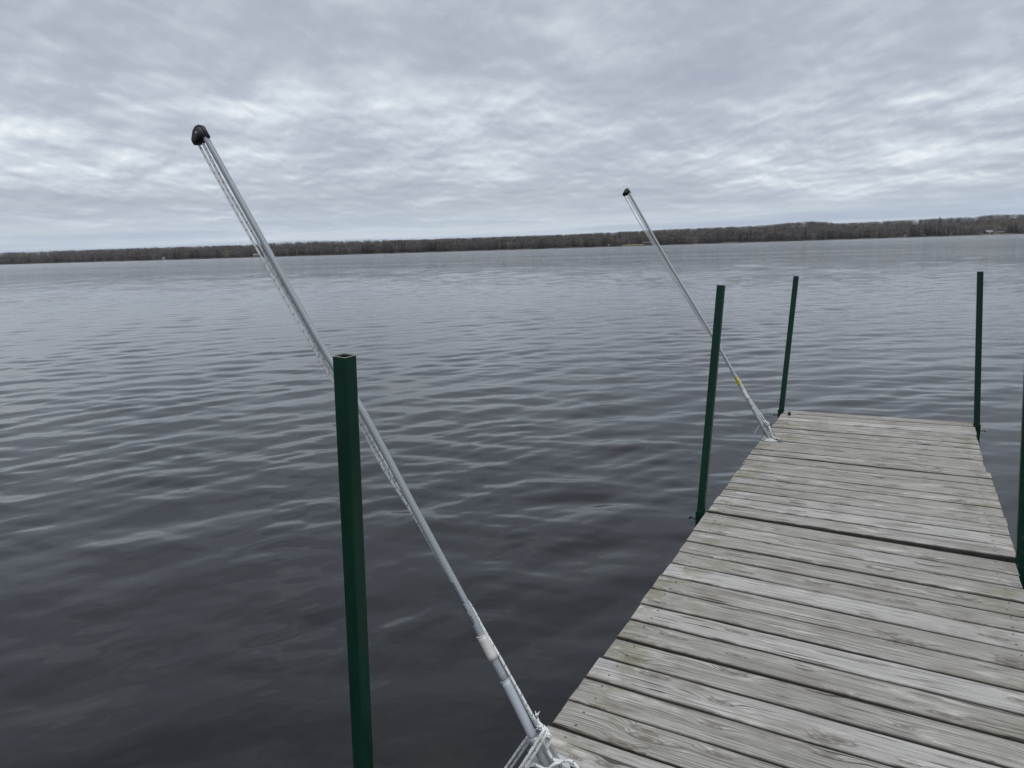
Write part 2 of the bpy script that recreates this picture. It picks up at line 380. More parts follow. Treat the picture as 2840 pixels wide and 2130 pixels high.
# ------------------------------------------------------------------ water
def build_water():
    K = 0.0046
    r = [0.35]
    while r[-1] < 3200: r.append(r[-1]*(1+K) + 0.0)
    r = np.array(r)
    fine_a = np.arange(-62, 62, 0.27)*math.pi/180      # about 0.0047 rad
    th = [-math.pi]
    a = -math.pi
    coarse = np.linspace(math.radians(62), math.radians(298), 120)[:-0 or None]
    ang = np.concatenate([fine_a, coarse])             # azimuth clockwise from +y
    nA = len(ang); nR = len(r)
    step = np.abs(np.where((ang > math.radians(61)) , 0.035, 0.0047))
    X = r[:, None]*np.sin(ang)[None, :]; Y = r[:, None]*np.cos(ang)[None, :]
    sp = np.maximum(r[:, None]*K, r[:, None]*step[None, :])
    Z = np.zeros_like(X)
    # slow gust / shelter fields
    def field(kx, seed, n=9):
        g = np.random.default_rng(seed); F = np.zeros_like(X)
        for i in range(n):
            a_ = g.uniform(0, 2*math.pi); L = kx*g.uniform(0.5, 1.8); ph = g.uniform(0, 2*math.pi)
            F += np.sin(2*math.pi/L*(X*math.cos(a_)+Y*math.sin(a_))+ph)
        return F/math.sqrt(n/2.0)
    gust = 1.0/(1.0+np.exp(-1.3*field(14.0, 3)))
    gust2 = 1.0/(1.0+np.exp(-1.6*field(3.4, 5)))
    shelter = np.clip((r[:, None]-1.5)/16.0, 0, 1)*np.ones_like(X)
    g = np.random.default_rng(21)
    wind = math.radians(163)      # azimuth the waves run to: towards the viewer
    N = 130
    lam = np.exp(g.uniform(math.log(0.055), math.log(2.4), N))
    for i in range(N):
        L = lam[i]
        spread = math.radians(44 if L < 0.45 else (34 if L < 0.9 else 20))
        az = wind + g.normal(0, 1)*spread
        kx, ky = math.sin(az), math.cos(az); k = 2*math.pi/L
        slope = 0.0150 if L > 0.22 else 0.017
        if L > 1.1: slope *= 0.28
        elif L > 0.75: slope *= 0.74
        elif L > 0.3: slope *= 0.92
        A = slope/k
        att = np.clip((L/sp-3.0)/4.0, 0, 1)
        if not att.any(): continue
        if L < 0.22: amp = att*(0.22+1.1*gust*gust2)*(0.5+0.75*shelter)
        elif L < 0.7: amp = att*(0.45+0.8*gust2)*(0.85+0.3*shelter)
        else: amp = att*(0.8+0.35*gust)*(0.75+0.35*shelter)
        ph = g.uniform(0, 2*math.pi)
        # bend the crests a little so that they are not ruler straight
        bend = 0.25*np.sin((X*ky-Y*kx)/(L*3.1)+i)+0.35*np.sin((X*ky-Y*kx)/(L*8.3)+2.1*i+(X*kx+Y*ky)/(L*9.0))
        p = k*(X*kx+Y*ky)+ph+bend*1.6
        s_ = np.sin(p)
        if 0.3 < L: amp = amp*(1-0.38*np.clip((r[:, None]-4)/14.0, 0, 1))
        Z += A*amp*(s_ + 0.22*np.cos(2*p))
    V = np.empty((nR*nA+1, 3), 'f')
    V[:-1, 0] = X.ravel(); V[:-1, 1] = Y.ravel(); V[:-1, 2] = (Z+WATER).ravel(); V[-1] = (0, 0, WATER)
    i = np.arange(nR-1)[:, None]*nA; j = np.arange(nA)[None, :]; j2 = (j+1) % nA
    quads = np.stack([i+j, i+nA+j, i+nA+j2, i+j2], -1).reshape(-1, 4)
    jj = np.arange(nA); tris = np.stack([np.full(nA, nR*nA), jj, (jj+1) % nA], -1)
    me = bpy.data.meshes.new('lake_water')
    nq, nt = len(quads), len(tris)
    me.vertices.add(len(V)); me.vertices.foreach_set('co', V.ravel())
    me.loops.add(nq*4+nt*3); me.loops.foreach_set('vertex_index', np.concatenate([quads.ravel(), tris.ravel()]).astype('i'))
    me.polygons.add(nq+nt)
    me.polygons.foreach_set('loop_start', np.concatenate([np.arange(nq)*4, nq*4+np.arange(nt)*3]).astype('i'))
    me.polygons.foreach_set('use_smooth', np.ones(nq+nt, bool))
    me.update(calc_edges=True)
    mt, t = new_mat('lake_water')
    ob = t.n('ShaderNodeTexCoord').outputs['Object']
    rot = t.n('ShaderNodeVectorRotate', {'rotation_type': 'Z_AXIS'}, Vector=ob, Angle=math.radians(17)).outputs[0]
    # wind ripples that the sheet itself is too coarse to carry, three sizes
    a = t.noise(t.vmath('MULTIPLY', rot, (0.4, 1.0, 1)), 1.5, 3.0, 0.55, 0.4)
    b = t.noise(t.vmath('MULTIPLY', rot, (0.5, 1.0, 1)), 5.5, 3.0, 0.55, 0.4)
    c = t.noise(t.vmath('MULTIPLY', rot, (0.6, 1.0, 1)), 19.0, 2.0, 0.5, 0.5)
    dist = t.vmath('LENGTH', t.vmath('MULTIPLY', ob, (1, 1, 0)), out=1)
    ga = t.noise(t.vmath('MULTIPLY', rot, (0.35, 1.0, 1)), 0.045, 4.0, 0.6)
    gg = t.rng(ga, 0.36, 0.62, 0.35, 1.0)
    a0 = t.noise(t.vmath('MULTIPLY', rot, (0.28, 1.0, 1)), 0.42, 4.0, 0.62, 0.3)
    n0 = bump(t, a0, 0.50, t.math('MULTIPLY', gg, t.math('ADD', t.rng(dist, 25.0, 90.0, 0.0, 0.40), t.rng(dist, 150.0, 600.0, 0.0, 0.25))))
    n1 = bump(t, a, 0.19, t.math('MULTIPLY', gg, t.rng(dist, 14.0, 70.0, 0.0, 0.48)), n0)
    n2 = bump(t, b, 0.034, t.math('MULTIPLY', gg, t.rng(dist, 3.0, 26.0, 0.06, 0.55)), n1)
    n3 = bump(t, c, 0.006, t.math('MULTIPLY', gg, t.rng(dist, 1.5, 12.0, 0.10, 0.45)), n2)
    finish(t, Base_Color=(0.0042, 0.0040, 0.0046, 1), Roughness=t.math('ADD', t.rng(dist, 2.0, 300.0, 0.02, 0.06), t.rng(dist, 120.0, 700.0, 0.0, 0.06)), IOR=1.40, Specular_IOR_Level=0.5, Normal=n3)
    o = link('lake_water', me, mt)
    tag(o, kind='structure')
build_water()

# ------------------------------------------------------------------ far shore
def tbl(T, x): return np.interp(x, [p[0] for p in T], [p[1] for p in T])
SHORE = [(0, 1300), (452, 950), (900, 850), (1420, 760), (1900, 830), (2310, 930), (2700, 1150), (2840, 1300)]
TOPY = [(0, 699), (452, 684), (700, 677), (746, 673), (860, 668), (1000, 666), (1130, 663), (1350, 656), (1580, 648), (1900, 632), (2010, 628), (2100, 624), (2180, 617), (2240, 612), (2290, 613), (2320, 617), (2400, 614), (2500, 609), (2600, 604), (2700, 599), (2760, 593), (2840, 592)]
az_u, top_e = [], []
for u, vt in TOPY:
    d = ray(u, vt); az_u.append(math.atan2(d.x, d.y)); top_e.append(d.z/math.hypot(d.x, d.y))
for u in (0,):
    pass
def az_of(u):
    d = ray(u, 690.0); return math.atan2(d.x, d.y)
SH = [(az_of(u), D) for u, D in SHORE]
SH = [(-1.4, 2200), (-0.8, 1450)] + SH + [(0.8, 1450), (1.4, 2200)]
TE = [(-1.4, top_e[0]*0.9)] + list(zip(az_u, top_e)) + [(1.4, top_e[-1])]
RIDGE = 260.0
TREE_H = 8.0
def shore_d(az): return tbl(SH, az)
def ground_h(az, s):
    """height above the water of the land, s metres behind the shore line"""
    D = shore_d(az); zt = CAM_Z + (D+RIDGE)*tbl(TE, az) - WATER
    hill = np.maximum(zt - TREE_H, 1.5)
    f = np.clip(s/RIDGE, 0, 1); f = f*f*(3-2*f)
    f = f*0.72+0.28*np.clip(s/RIDGE, 0, 1)
    bank = 0.5*np.clip(s/5.0, -1, 1)+0.35*np.clip((s-5)/60, 0, 1)
    back = 1.0-0.25*np.clip((s-RIDGE)/600, 0, 1)
    return bank + (hill-1.0)*f*back
def P_far(az, s, h=0.0):
    D = shore_d(az)+s
    return D*np.sin(az), D*np.cos(az), WATER+ground_h(az, s)+h
def build_land():
    A = np.linspace(-1.35, 1.35, 420); S = np.array([-14, -3, 0, 2, 5, 10, 20, 40, 70, 110, 160, 210, 260, 320, 420, 600, 900, 1400])
    AA, SS = np.meshgrid(A, S, indexing='ij')
    jit = 7*np.sin(AA*190)+4*np.sin(AA*517+1)
    x, y, z = P_far(AA, SS); x += jit*np.sin(AA)*(SS < 3); y += jit*np.cos(AA)*(SS < 3)
    V = np.stack([x, y, z], -1).reshape(-1, 3); nS = len(S)
    F = [(i*nS+j, (i+1)*nS+j, (i+1)*nS+j+1, i*nS+j+1) for i in range(len(A)-1) for j in range(nS-1)]
    me = bpy.data.meshes.new('far_hills'); me.from_pydata(V.tolist(), [], F)
    mt, t = new_mat('forest_floor')
    ob = t.n('ShaderNodeTexCoord').outputs['Object']
    c = t.ramp(t.noise(ob, 0.05, 5.0, 0.6), [(0.3, (0.045, 0.038, 0.030)), (0.7, (0.075, 0.062, 0.045))])
    finish(t, Base_Color=c, Roughness=0.95, Specular_IOR_Level=0.1)
    tag(link('far_hills', me, mt, smooth=True), kind='structure')
build_land()

def mat_leaf():
    mt, t = new_mat('far_tree_foliage')
    at = t.n('ShaderNodeVertexColor', {'layer_name': 'Col'}).outputs[0]
    finish(t, Base_Color=at, Roughness=0.9, Specular_IOR_Level=0.1)
    return mt
M_LEAF = mat_leaf()
def tri_cloud(C, size, colr, g):
    """random small triangles round the centres C"""
    n = len(C)
    a = g.normal(size=(n, 3)); a /= np.linalg.norm(a, axis=1)[:, None]
    b = g.normal(size=(n, 3)); b -= a*(a*b).sum(1)[:, None]; b /= np.linalg.norm(b, axis=1)[:, None]
    s = size[:, None]
    v = np.stack([C+a*s, C-a*s*0.5+b*s*0.8, C-a*s*0.5-b*s*0.8], 1).reshape(-1, 3)
    return v, np.repeat(colr, 3, axis=0)
def mesh_tris(name, V, Cc, mat, parent=None, quads=False):
    me = bpy.data.meshes.new(name); k = 4 if quads else 3; n = len(V)//k
    me.vertices.add(len(V)); me.vertices.foreach_set('co', V.astype('f').ravel())
    me.loops.add(len(V)); me.loops.foreach_set('vertex_index', np.arange(len(V), dtype='i'))
    me.polygons.add(n); me.polygons.foreach_set('loop_start', (np.arange(n)*k).astype('i'))
    me.update(calc_edges=True)
    ca = me.color_attributes.new('Col', 'FLOAT_COLOR', 'POINT')
    ca.data.foreach_set('color', np.concatenate([Cc, np.ones((len(Cc), 1))], 1).astype('f').ravel())
    return link(name, me, mat, parent)
TONES = {'bare': (0.088, 0.076, 0.080), 'bare2': (0.108, 0.092, 0.090), 'olive': (0.150, 0.130, 0.078), 'fir': (0.011, 0.018, 0.017), 'pale': (0.20, 0.19, 0.165), 'bud': (0.20, 0.185, 0.10)}
def crown_pts(kind, H, g, n):
    if kind == 'fir':
        h = g.uniform(0.0, 1.0, n)**1.15
        rad = (1-h)*H*0.19*g.uniform(0.35, 1.0, n)+0.15
        a = g.uniform(0, 2*math.pi, n)
        P = np.stack([rad*np.cos(a), rad*np.sin(a), H*(0.10+0.90*h)-rad*0.2], -1)
        return P, np.full(n, H*0.055)*(1.15-h*0.7)
    h = g.normal(size=(n, 3)); h /= np.linalg.norm(h, axis=1)[:, None]; rr = g.uniform(0.25, 1.0, n)**0.5
    P = h*rr[:, None]*np.array([H*0.42, H*0.42, H*0.36]); P[:, 2] += H*0.60; lowq = g.uniform(size=n) < 0.30; P[lowq, 2] = g.uniform(0.02, 0.45, lowq.sum())*H
    P += g.normal(size=(n, 3))*H*0.03
    return P, g.uniform(0.38, 0.80, n)*H/11.0
def build_forest():
    g = np.random.default_rng(11)
    VV, CC = [], []; TV, TC = [], []
    N = 28000
    az = g.uniform(-1.10, 1.10, N)
    s = np.where(g.uniform(size=N) < 0.30, g.uniform(5, 30, N), g.uniform(0, 1, N)**0.85*258+8)
    order = range(N)
    clump = np.sin(az*61+1.0)+np.sin(az*137+2.0)+0.7*np.sin(az*293)
    for i in order:
        a, ss = az[i], s[i]
        if any(abs(a-x0) < wd and ss < dd for x0, wd, dd in CLEAR): continue
        x, y, z = P_far(a, ss)
        pf = 0.06
        if ss < 32: pf = 0.16 + 0.45*(clump[i] > 0.5) + (0.12 if a > az_of(2100) else 0)
        elif ss < 90: pf = 0.05 + 0.16*(clump[i] > 0.9)
        elif ss > 200 and az_of(760) < a < az_of(1080): pf = 0.7
        u = g.uniform()
        hillness = (tbl(TE, a)-0.02)/0.03
        if u < pf: kind = 'fir'
        elif u < pf+0.06+0.62*min(1.0, max(0.25, hillness*1.3))*min(1.0, ss/150.0): kind = 'olive'
        elif u > 0.985: kind = 'bud'
        elif u > 0.94 and ss < 40: kind = 'pale'
        else: kind = 'bare' if g.uniform() < 0.62 else 'bare2'
        H = TREE_H*(g.uniform(0.85, 1.12) if ss < 120 else g.uniform(0.93, 1.06))*(1.12 if kind == 'fir' else 1.0)
        if kind == 'bud': H *= 0.7
        n = 46 if kind == 'fir' else 62
        P, sz = crown_pts(kind, H, g, n)
        base = np.array(TONES[kind])*g.uniform(0.88, 1.12)*(1+0.14*math.sin(a*83+ss*0.05)+0.10*math.sin(a*211+ss*0.11))
        cc = base[None, :]*g.uniform(0.85, 1.15, (n, 1))
        V, C = tri_cloud(P+np.array([x, y, z]), sz, cc, g)
        VV.append(V); CC.append(C)
        if kind != 'fir' and ss < 40 and g.uniform() < 0.30:
            tw = 0.12 if kind != 'pale' else 0.24
            th = H*g.uniform(0.6, 0.9); lx = g.normal()*0.5
            rt = np.array([math.cos(a), -math.sin(a), 0])*tw; fw = np.array([math.sin(a), math.cos(a), 0])*tw
            b0 = np.array([x, y, z-0.5]); b1 = b0+np.array([lx, 0, th])
            tc = (np.array((0.30, 0.29, 0.27)) if g.uniform() < 0.14 else np.array((0.12, 0.105, 0.10)))*g.uniform(0.7, 1.1)
            for k in range(3):
                p0 = [rt, -rt*0.5+fw, -rt*0.5-fw][k]; p1 = [rt, -rt*0.5+fw, -rt*0.5-fw][(k+1) % 3]
                TV.append(np.array([b0+p0, b0+p1, b1+p1*0.5, b1+p0*0.5])); TC.append(np.repeat(tc[None], 4, 0))
    V = np.concatenate(VV); C = np.concatenate(CC)
    o = mesh_tris('forest', V, C, M_LEAF)
    tag(o, 'dense leafless and evergreen forest covering the low hills across the lake', 'forest', kind='stuff')
    q = np.concatenate(TV)
    # trunks as triangles, in the same object's name family
    T1 = q.reshape(-1, 4, 3); tri = np.concatenate([T1[:, [0, 1, 2]], T1[:, [0, 2, 3]]], 1).reshape(-1, 3)
    c4 = np.concatenate(TC).reshape(-1, 4, 3); ctri = np.concatenate([c4[:, [0, 1, 2]], c4[:, [0, 2, 3]]], 1).reshape(-1, 3)
    o = mesh_tris('forest_trunks', tri, ctri, M_LEAF)
    tag(o, 'thin pale and dark trunks standing along the foot of the far forest', 'tree trunks', kind='stuff')
CLEAR = [(az_of(2508), 0.005, 22), (az_of(2633), 0.004, 20), (az_of(2738), 0.009, 26), (az_of(2780), 0.013, 14), (az_of(1770), 0.021, 26), (az_of(1800), 0.006, 20),
         (az_of(2561), 0.003, 18), (az_of(707), 0.004, 18), (az_of(452), 0.005, 18), (az_of(2030), 0.02, 9), (az_of(624), 0.004, 16), (az_of(1690), 0.003, 15), (az_of(2670), 0.02, 7)]
build_forest()

M_WHITE = mat_simple('white_painted_boards', (0.40, 0.41, 0.41), 0.7)
M_GREYWALL = mat_simple('dark_blue_grey_boards', (0.035, 0.042, 0.060), 0.75)
M_REDWALL = mat_simple('red_brown_boards', (0.13, 0.055, 0.045), 0.75)
M_ROOF = mat_simple('grey_shingle_roof', (0.16, 0.165, 0.17), 0.8)
M_ROOFL = mat_simple('light_metal_roof', (0.42, 0.43, 0.45), 0.5)
M_ROOFD = mat_simple('dark_shingle_roof', (0.05, 0.05, 0.055), 0.8)
M_GLASS = mat_simple('dark_window_glass', (0.02, 0.024, 0.03), 0.15)
def house(name, u, s, wdt, dep, hgt, roof_h, wall, roofm, label, cat, gable_front=True, turn=0.0):
    a = az_of(u); x, y, z = P_far(a, s); o = empty(name, (x, y, float(z)-0.4)); tag(o, label, cat)
    ra = -a+turn; ax = Vector((math.cos(ra), math.sin(ra), 0)); ay = Vector((-ax.y, ax.x, 0)); az_ = Vector((0, 0, 1))
    c = Vector((x, y, float(z)-0.4))
    b = MB(); hw, hd = wdt/2, dep/2
    def P(i, j, k): return c+ax*i+ay*j+az_*k
    base = len(b.v)
    rg = [(-hw, -hd), (hw, -hd), (hw, hd), (-hw, hd)]
    for k in (0, hgt): 
        for i, j in rg: b.v.append(P(i, j, k))
    for q_ in range(4): b.face([q_, (q_+1) % 4, 4+(q_+1) % 4, 4+q_])
    if gable_front:
        b.v += [P(0, -hd, hgt+roof_h), P(0, hd, hgt+roof_h)]; b.face([4, 5, 8]); b.face([6, 7, 9])
    else:
        b.v += [P(-hw, 0, hgt+roof_h), P(hw, 0, hgt+roof_h)]; b.face([5, 6, 9]); b.face([7, 4, 8])
    b.build('wall', wall, o)
    rb = MB(); ov = 0.35; th = 0.18
    if gable_front:
        for sg in (-1, 1):
            d = Vector((hw*sg, 0, -roof_h)); L = d.length; dr = (ax*d.x+az_*d.z).normalized(); nr = dr.cross(ay)*(-sg if sg > 0 else -sg)
            nr = ay.cross(dr) if ay.cross(dr).z > 0 else -ay.cross(dr)
            mid = P(0, 0, hgt+roof_h)+dr*((L+ov)/2)+nr*(th/2+0.01*(sg+1)+0.02); rb.box(mid, dr, ay, nr, (L+ov)/2, hd+ov, th/2)
    else:
        for sg in (-1, 1):
            dr = (ay*(hd*sg)-az_*roof_h); L = dr.length; dr = dr.normalized(); nr = ax.cross(dr)
            if nr.z < 0: nr = -nr
            mid = P(0, 0, hgt+roof_h)+dr*((L+ov)/2)+nr*(th/2+0.01*(sg+1)+0.02); rb.box(mid, dr, ax, nr, (L+ov)/2, hw+ov, th/2)
    rb.build('roof', roofm, o)
    for i in ([-0.25, 0.25] if wdt > 4 else [0.0]):
        wb = MB(); wb.box(P(i*wdt, -hd-0.03, hgt*0.55), ax, ay, az_, wdt*0.09, 0.04, hgt*0.16); wb.build('window', M_GLASS, o)
    db = MB(); db.box(P(0.02*wdt if wdt > 4 else wdt*0.28, -hd-0.03, 1.25), ax, ay, az_, 0.45, 0.04, 1.0); db.build('door', M_GREYWALL if wall is not M_GREYWALL else M_WHITE, o)
    return o
house('boat_shed', 2508, 9, 3.4, 3.4, 2.4, 1.5, M_WHITE, M_ROOF, 'small white shed with pointed gable at the water edge left of the evergreens', 'shed')
house('cottage', 2633, 10, 3.6, 4, 2.6, 1.0, M_WHITE, M_ROOFD, 'tiny white cottage between dark evergreens on the right of the far shore', 'cottage', False)
house('cabin', 2561, 11, 3.4, 3.5, 2.4, 1.2, M_ROOF, M_ROOF, 'small grey hut under a bush just right of the pointed white shed', 'cabin')
house('lake_house', 2737, 14, 9.0, 7, 2.8, 2.6, M_GREYWALL, M_ROOF, 'large dark blue gabled house with grey roof on a grassy bank', 'house', False, 0.6)
house('garage', 2768, 16, 9.0, 5, 2.2, 0.8, M_REDWALL, M_ROOF, 'low long outbuilding beside the dark blue gabled house', 'outbuilding', False)
house('boathouse', 1797, 5, 9.0, 5, 2.4, 1.2, M_REDWALL, M_ROOFD, 'low red brown boathouse at the shore behind the far mooring pole', 'boathouse', False)
house('beach_hut', 1690, 8, 2.6, 2.6, 2.0, 0.8, M_WHITE, M_ROOF, 'very small white hut at the left end of the grass strip', 'hut')
house('lake_cabin', 707, 8, 4.6, 4, 2.2, 1.3, M_WHITE, M_ROOF, 'pale cabin by the water seen beside the ropes of the near pole', 'cabin', False)
house('shore_cottage', 452, 14, 3.6, 4, 2.6, 1.2, M_WHITE, M_ROOF, 'small white cottage among bare trees on the left part of the far shore', 'cottage')

# lawns on the far bank
def lawn(u0, u1, s0, s1, name):
    A = np.linspace(az_of(u0), az_of(u1), 24); S = np.linspace(s0, s1, 6); V = []; F = []
    for i, a in enumerate(A):
        e_ = 1-abs(2*i/23-1)**3
        for s in S:
            ss = s0+(s-s0)*e_; x, y, z = P_far(a, ss); V.append((x, y, float(z)+0.25))
    for i in range(23):
        for j in range(5): F.append((i*6+j, (i+1)*6+j, (i+1)*6+j+1, i*6+j+1))
    me = bpy.data.meshes.new(name); me.from_pydata(V, [], F)
    tag(link(name, me, M_LAWN), kind='structure')
M_LAWN = mat_simple('rough_spring_grass', (0.16, 0.135, 0.055), 0.9, var=0.3, scale=0.2)
lawn(1722, 1805, 2.0, 24, 'far_lawn'); lawn(2712, 2812, 2.5, 15, 'far_lawn'); lawn(2000, 2050, 2, 9, 'far_lawn')

# single trees that stand out of the forest
def lone_tree(name, u, s, H, kind, label, cat, group=None, seed=1):
    g = np.random.default_rng(seed); a = az_of(u); x, y, z = P_far(a, s)
    o = empty(name, (x, y, float(z)-0.3)); tag(o, label, cat, group)
    n = 260; P, sz = crown_pts(kind, H, g, n); sz = sz*0.75
    base = np.array(TONES[kind]); cc = base[None, :]*g.uniform(0.7, 1.3, (n, 1))
    V, C = tri_cloud(P+np.array([x, y, float(z)]), sz, cc, g)
    mesh_tris('crown', V, C, M_LEAF, o)
    b = MB(); b.tube([(x, y, z-0.3), (x+0.1, y, z+H*0.45), (x+0.2, y, z+H*0.85)], [H*0.02, H*0.013, H*0.005], 8)
    b.build('trunk', M_BARK, o)
    return o
M_BARK = mat_simple('grey_tree_bark', (0.10, 0.092, 0.085), 0.9)
lone_tree('budding_tree', 624, 7, 8.0, 'bud', 'round yellow green budding tree at the left far shore', 'tree', seed=3)
lone_tree('budding_tree', 1148, 14, 8.5, 'bud', 'small tan budding tree between dark evergreens at mid shore', 'tree', seed=4)
lone_tree('budding_tree', 1608, 14, 9.0, 'bud', 'pale budding round tree in bare woods left of the grass strip', 'tree', seed=5)
lone_tree('pine_tree', 1719, 12, 15.5, 'fir', 'tall narrow dark evergreen just left of the grass strip', 'tree', seed=6)
lone_tree('pine_tree', 1706, 18, 12.5, 'fir', 'shorter evergreen next to the tall narrow one at the grass strip', 'tree', seed=7)
lone_tree('pine_tree', 2600, 150, 16, 'fir', 'dark round topped evergreen standing alone on the right hillside', 'tree', seed=8)
lone_tree('pine_tree', 2232, 8, 15, 'fir', 'tall dark evergreen in front of pale trunks below the hill crest', 'tree', seed=9)
CLUMPS = [([2525+7*k for k in range(5)], 'just right of the pointed white shed'), ([2565+8*k for k in range(3)], 'right of the small grey hut'), ([2590+9*k for k in range(6)], 'around the tiny white cottage'),
          ([2790+9*k for k in range(6)], 'at the right picture edge beyond the blue house'), ([1990+9*k for k in range(12)], 'below the crest between the post tops'), ([1065+8*k for k in range(8)], 'at mid shore left of the tan tree'), ([1175+9*k for k in range(3)], 'at mid shore right of the tan tree')]
k = 0
for us, where in CLUMPS:
    for u in us:
        k += 1; u2 = u+random.uniform(-2.5, 2.5)
        lone_tree('evergreen_tree', u2, 7+random.uniform(0, 7) + (8 if 1990 <= u < 2110 else 0), random.uniform(10, 14.5)*(1.12 if u > 2500 else 1.0), 'fir', 'dark evergreen in the shoreline clump '+where, 'tree', 'shoreline evergreens '+where, seed=40+k)

# ------------------------------------------------------------------ dock
ex, ey = -math.sin(R_(29.2)), -math.cos(R_(29.2))
E_ = Vector((ex, ey, 0))                 # along the dock towards the viewer
OUT = Vector((ey, -ex, 0))               # to the left, away from the dock
UP = Vector((0, 0, 1))
def v2(a): return Vector((a[0], a[1], 0))
dock = empty('wooden_dock', (1.2, 3.2, 0)); tag(dock, 'weathered grey plank dock running out over the lake to the right', 'dock')
Wd = Vector((0.865, -0.502, 0))*1.53
SECT = [
    # near-left, far-left, near-right, far-right, boards
    (v2((1.885, 5.452)), v2((2.596, 6.712)), v2((3.218, 4.703)), v2((3.967, 6.03)), 10),
    (v2((1.163, 4.149)), v2((1.872, 5.432)), v2((2.510, 3.374)), v2((3.240, 4.690)), 10),
    (v2((0.405, 2.760)), v2((1.150, 4.122)), v2((1.728, 1.985)), v2((2.455, 3.318)), 10),
    (v2((0.395, 2.742))+E_*4.34, v2((0.395, 2.742)), v2((0.395, 2.742))+Wd+E_*4.34, v2((0.395, 2.742))+Wd, 28),
]
def plank_mesh(mb, L0, L1, R0, R1, thick, ztop, seed, gr):
    """one board between the left end (L0..L1) and the right end (R0..R1)"""
    NS = 30; b = len(mb.v)
    w = (L1-L0).length; cr = min(0.0045, w*0.1)
    prof = [(0.0, -thick), (0.0, -cr), (cr*0.3, -cr*0.3), (cr, 0.0), (w*0.25, 0.0008), (w*0.5, 0.0012), (w*0.75, 0.0008), (w-cr, 0.0), (w-cr*0.3, -cr*0.3), (w, -cr), (w, -thick)]
    uo, vo = seed*3.37 % 61, seed*0.731 % 37
    phs = [gr.uniform(0, 6.28) for _ in range(4)]; am = gr.uniform(0.0004, 0.0018); tw = gr.uniform(-0.0016, 0.0016); bowz = gr.uniform(-0.0015, 0.0015)
    Ln = (R0-L0).length; tone = gr.uniform(0, 1); chipL = gr.uniform(0, 1)
    n = len(prof)
    for i in range(NS+1):
        s = i/NS
        A = L0.lerp(R0, s); B = L1.lerp(R1, s)
        wob = am*(math.sin(s*7+phs[0])+0.6*math.sin(s*19+phs[1]))
        wob2 = am*(math.sin(s*6+phs[2])+0.6*math.sin(s*23+phs[3]))
        dr = (B-A).normalized(); sp_w = (B-A).length
        for j, (py, pz) in enumerate(prof):
            f = py/w
            off = wob*(1-f)+wob2*f
            zz = ztop+pz+tw*(f-0.5)*2*(s-0.5)+bowz*math.sin(s*3.14)
            p = A+dr*(f*sp_w+off)
            # end grain is a little worn, rounded at both ends
            if i in (0, NS):
                e_in = (R0-L0).normalized()*(1 if i == 0 else -1)
                p = p+e_in*(0.004 if pz > -0.001 else 0.0)+e_in*(0.002*math.sin(f*9+phs[0]))
                if pz > -0.001: zz -= 0.003
            mb.v.append(Vector((p.x, p.y, zz)))
            mb.attr.setdefault('tone', []).append(tone)
            mb.attr.setdefault('endpos', []).append(min(s*Ln, (1-s)*Ln+0.12))
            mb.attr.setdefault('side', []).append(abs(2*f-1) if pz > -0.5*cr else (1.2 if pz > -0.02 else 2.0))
    for i in range(NS):
        for j in range(n-1):
            uu = lambda ii: uo+ii/NS*Ln
            vv = lambda jj: vo+prof[jj][0]+(-prof[jj][1])
            mb.face([b+i*n+j, b+(i+1)*n+j, b+(i+1)*n+j+1, b+i*n+j+1], [(uu(i), vv(j)), (uu(i+1), vv(j)), (uu(i+1), vv(j+1)), (uu(i), vv(j+1))], False)
        mb.face([b+i*n, b+i*n+n-1, b+(i+1)*n+n-1, b+(i+1)*n], [(uo, vo)]*4)
    for i, rev in ((0, True), (NS, False)):
        ids = [b+i*n+j for j in range(n)]
        uvs = [(uo+7+prof[j][0]*3, vo+prof[j][1]) for j in range(n)]
        if not rev: ids = ids[::-1]; uvs = uvs[::-1]
        mb.face(ids, uvs)
    return tone
gr = random.Random(5)
seed = 0
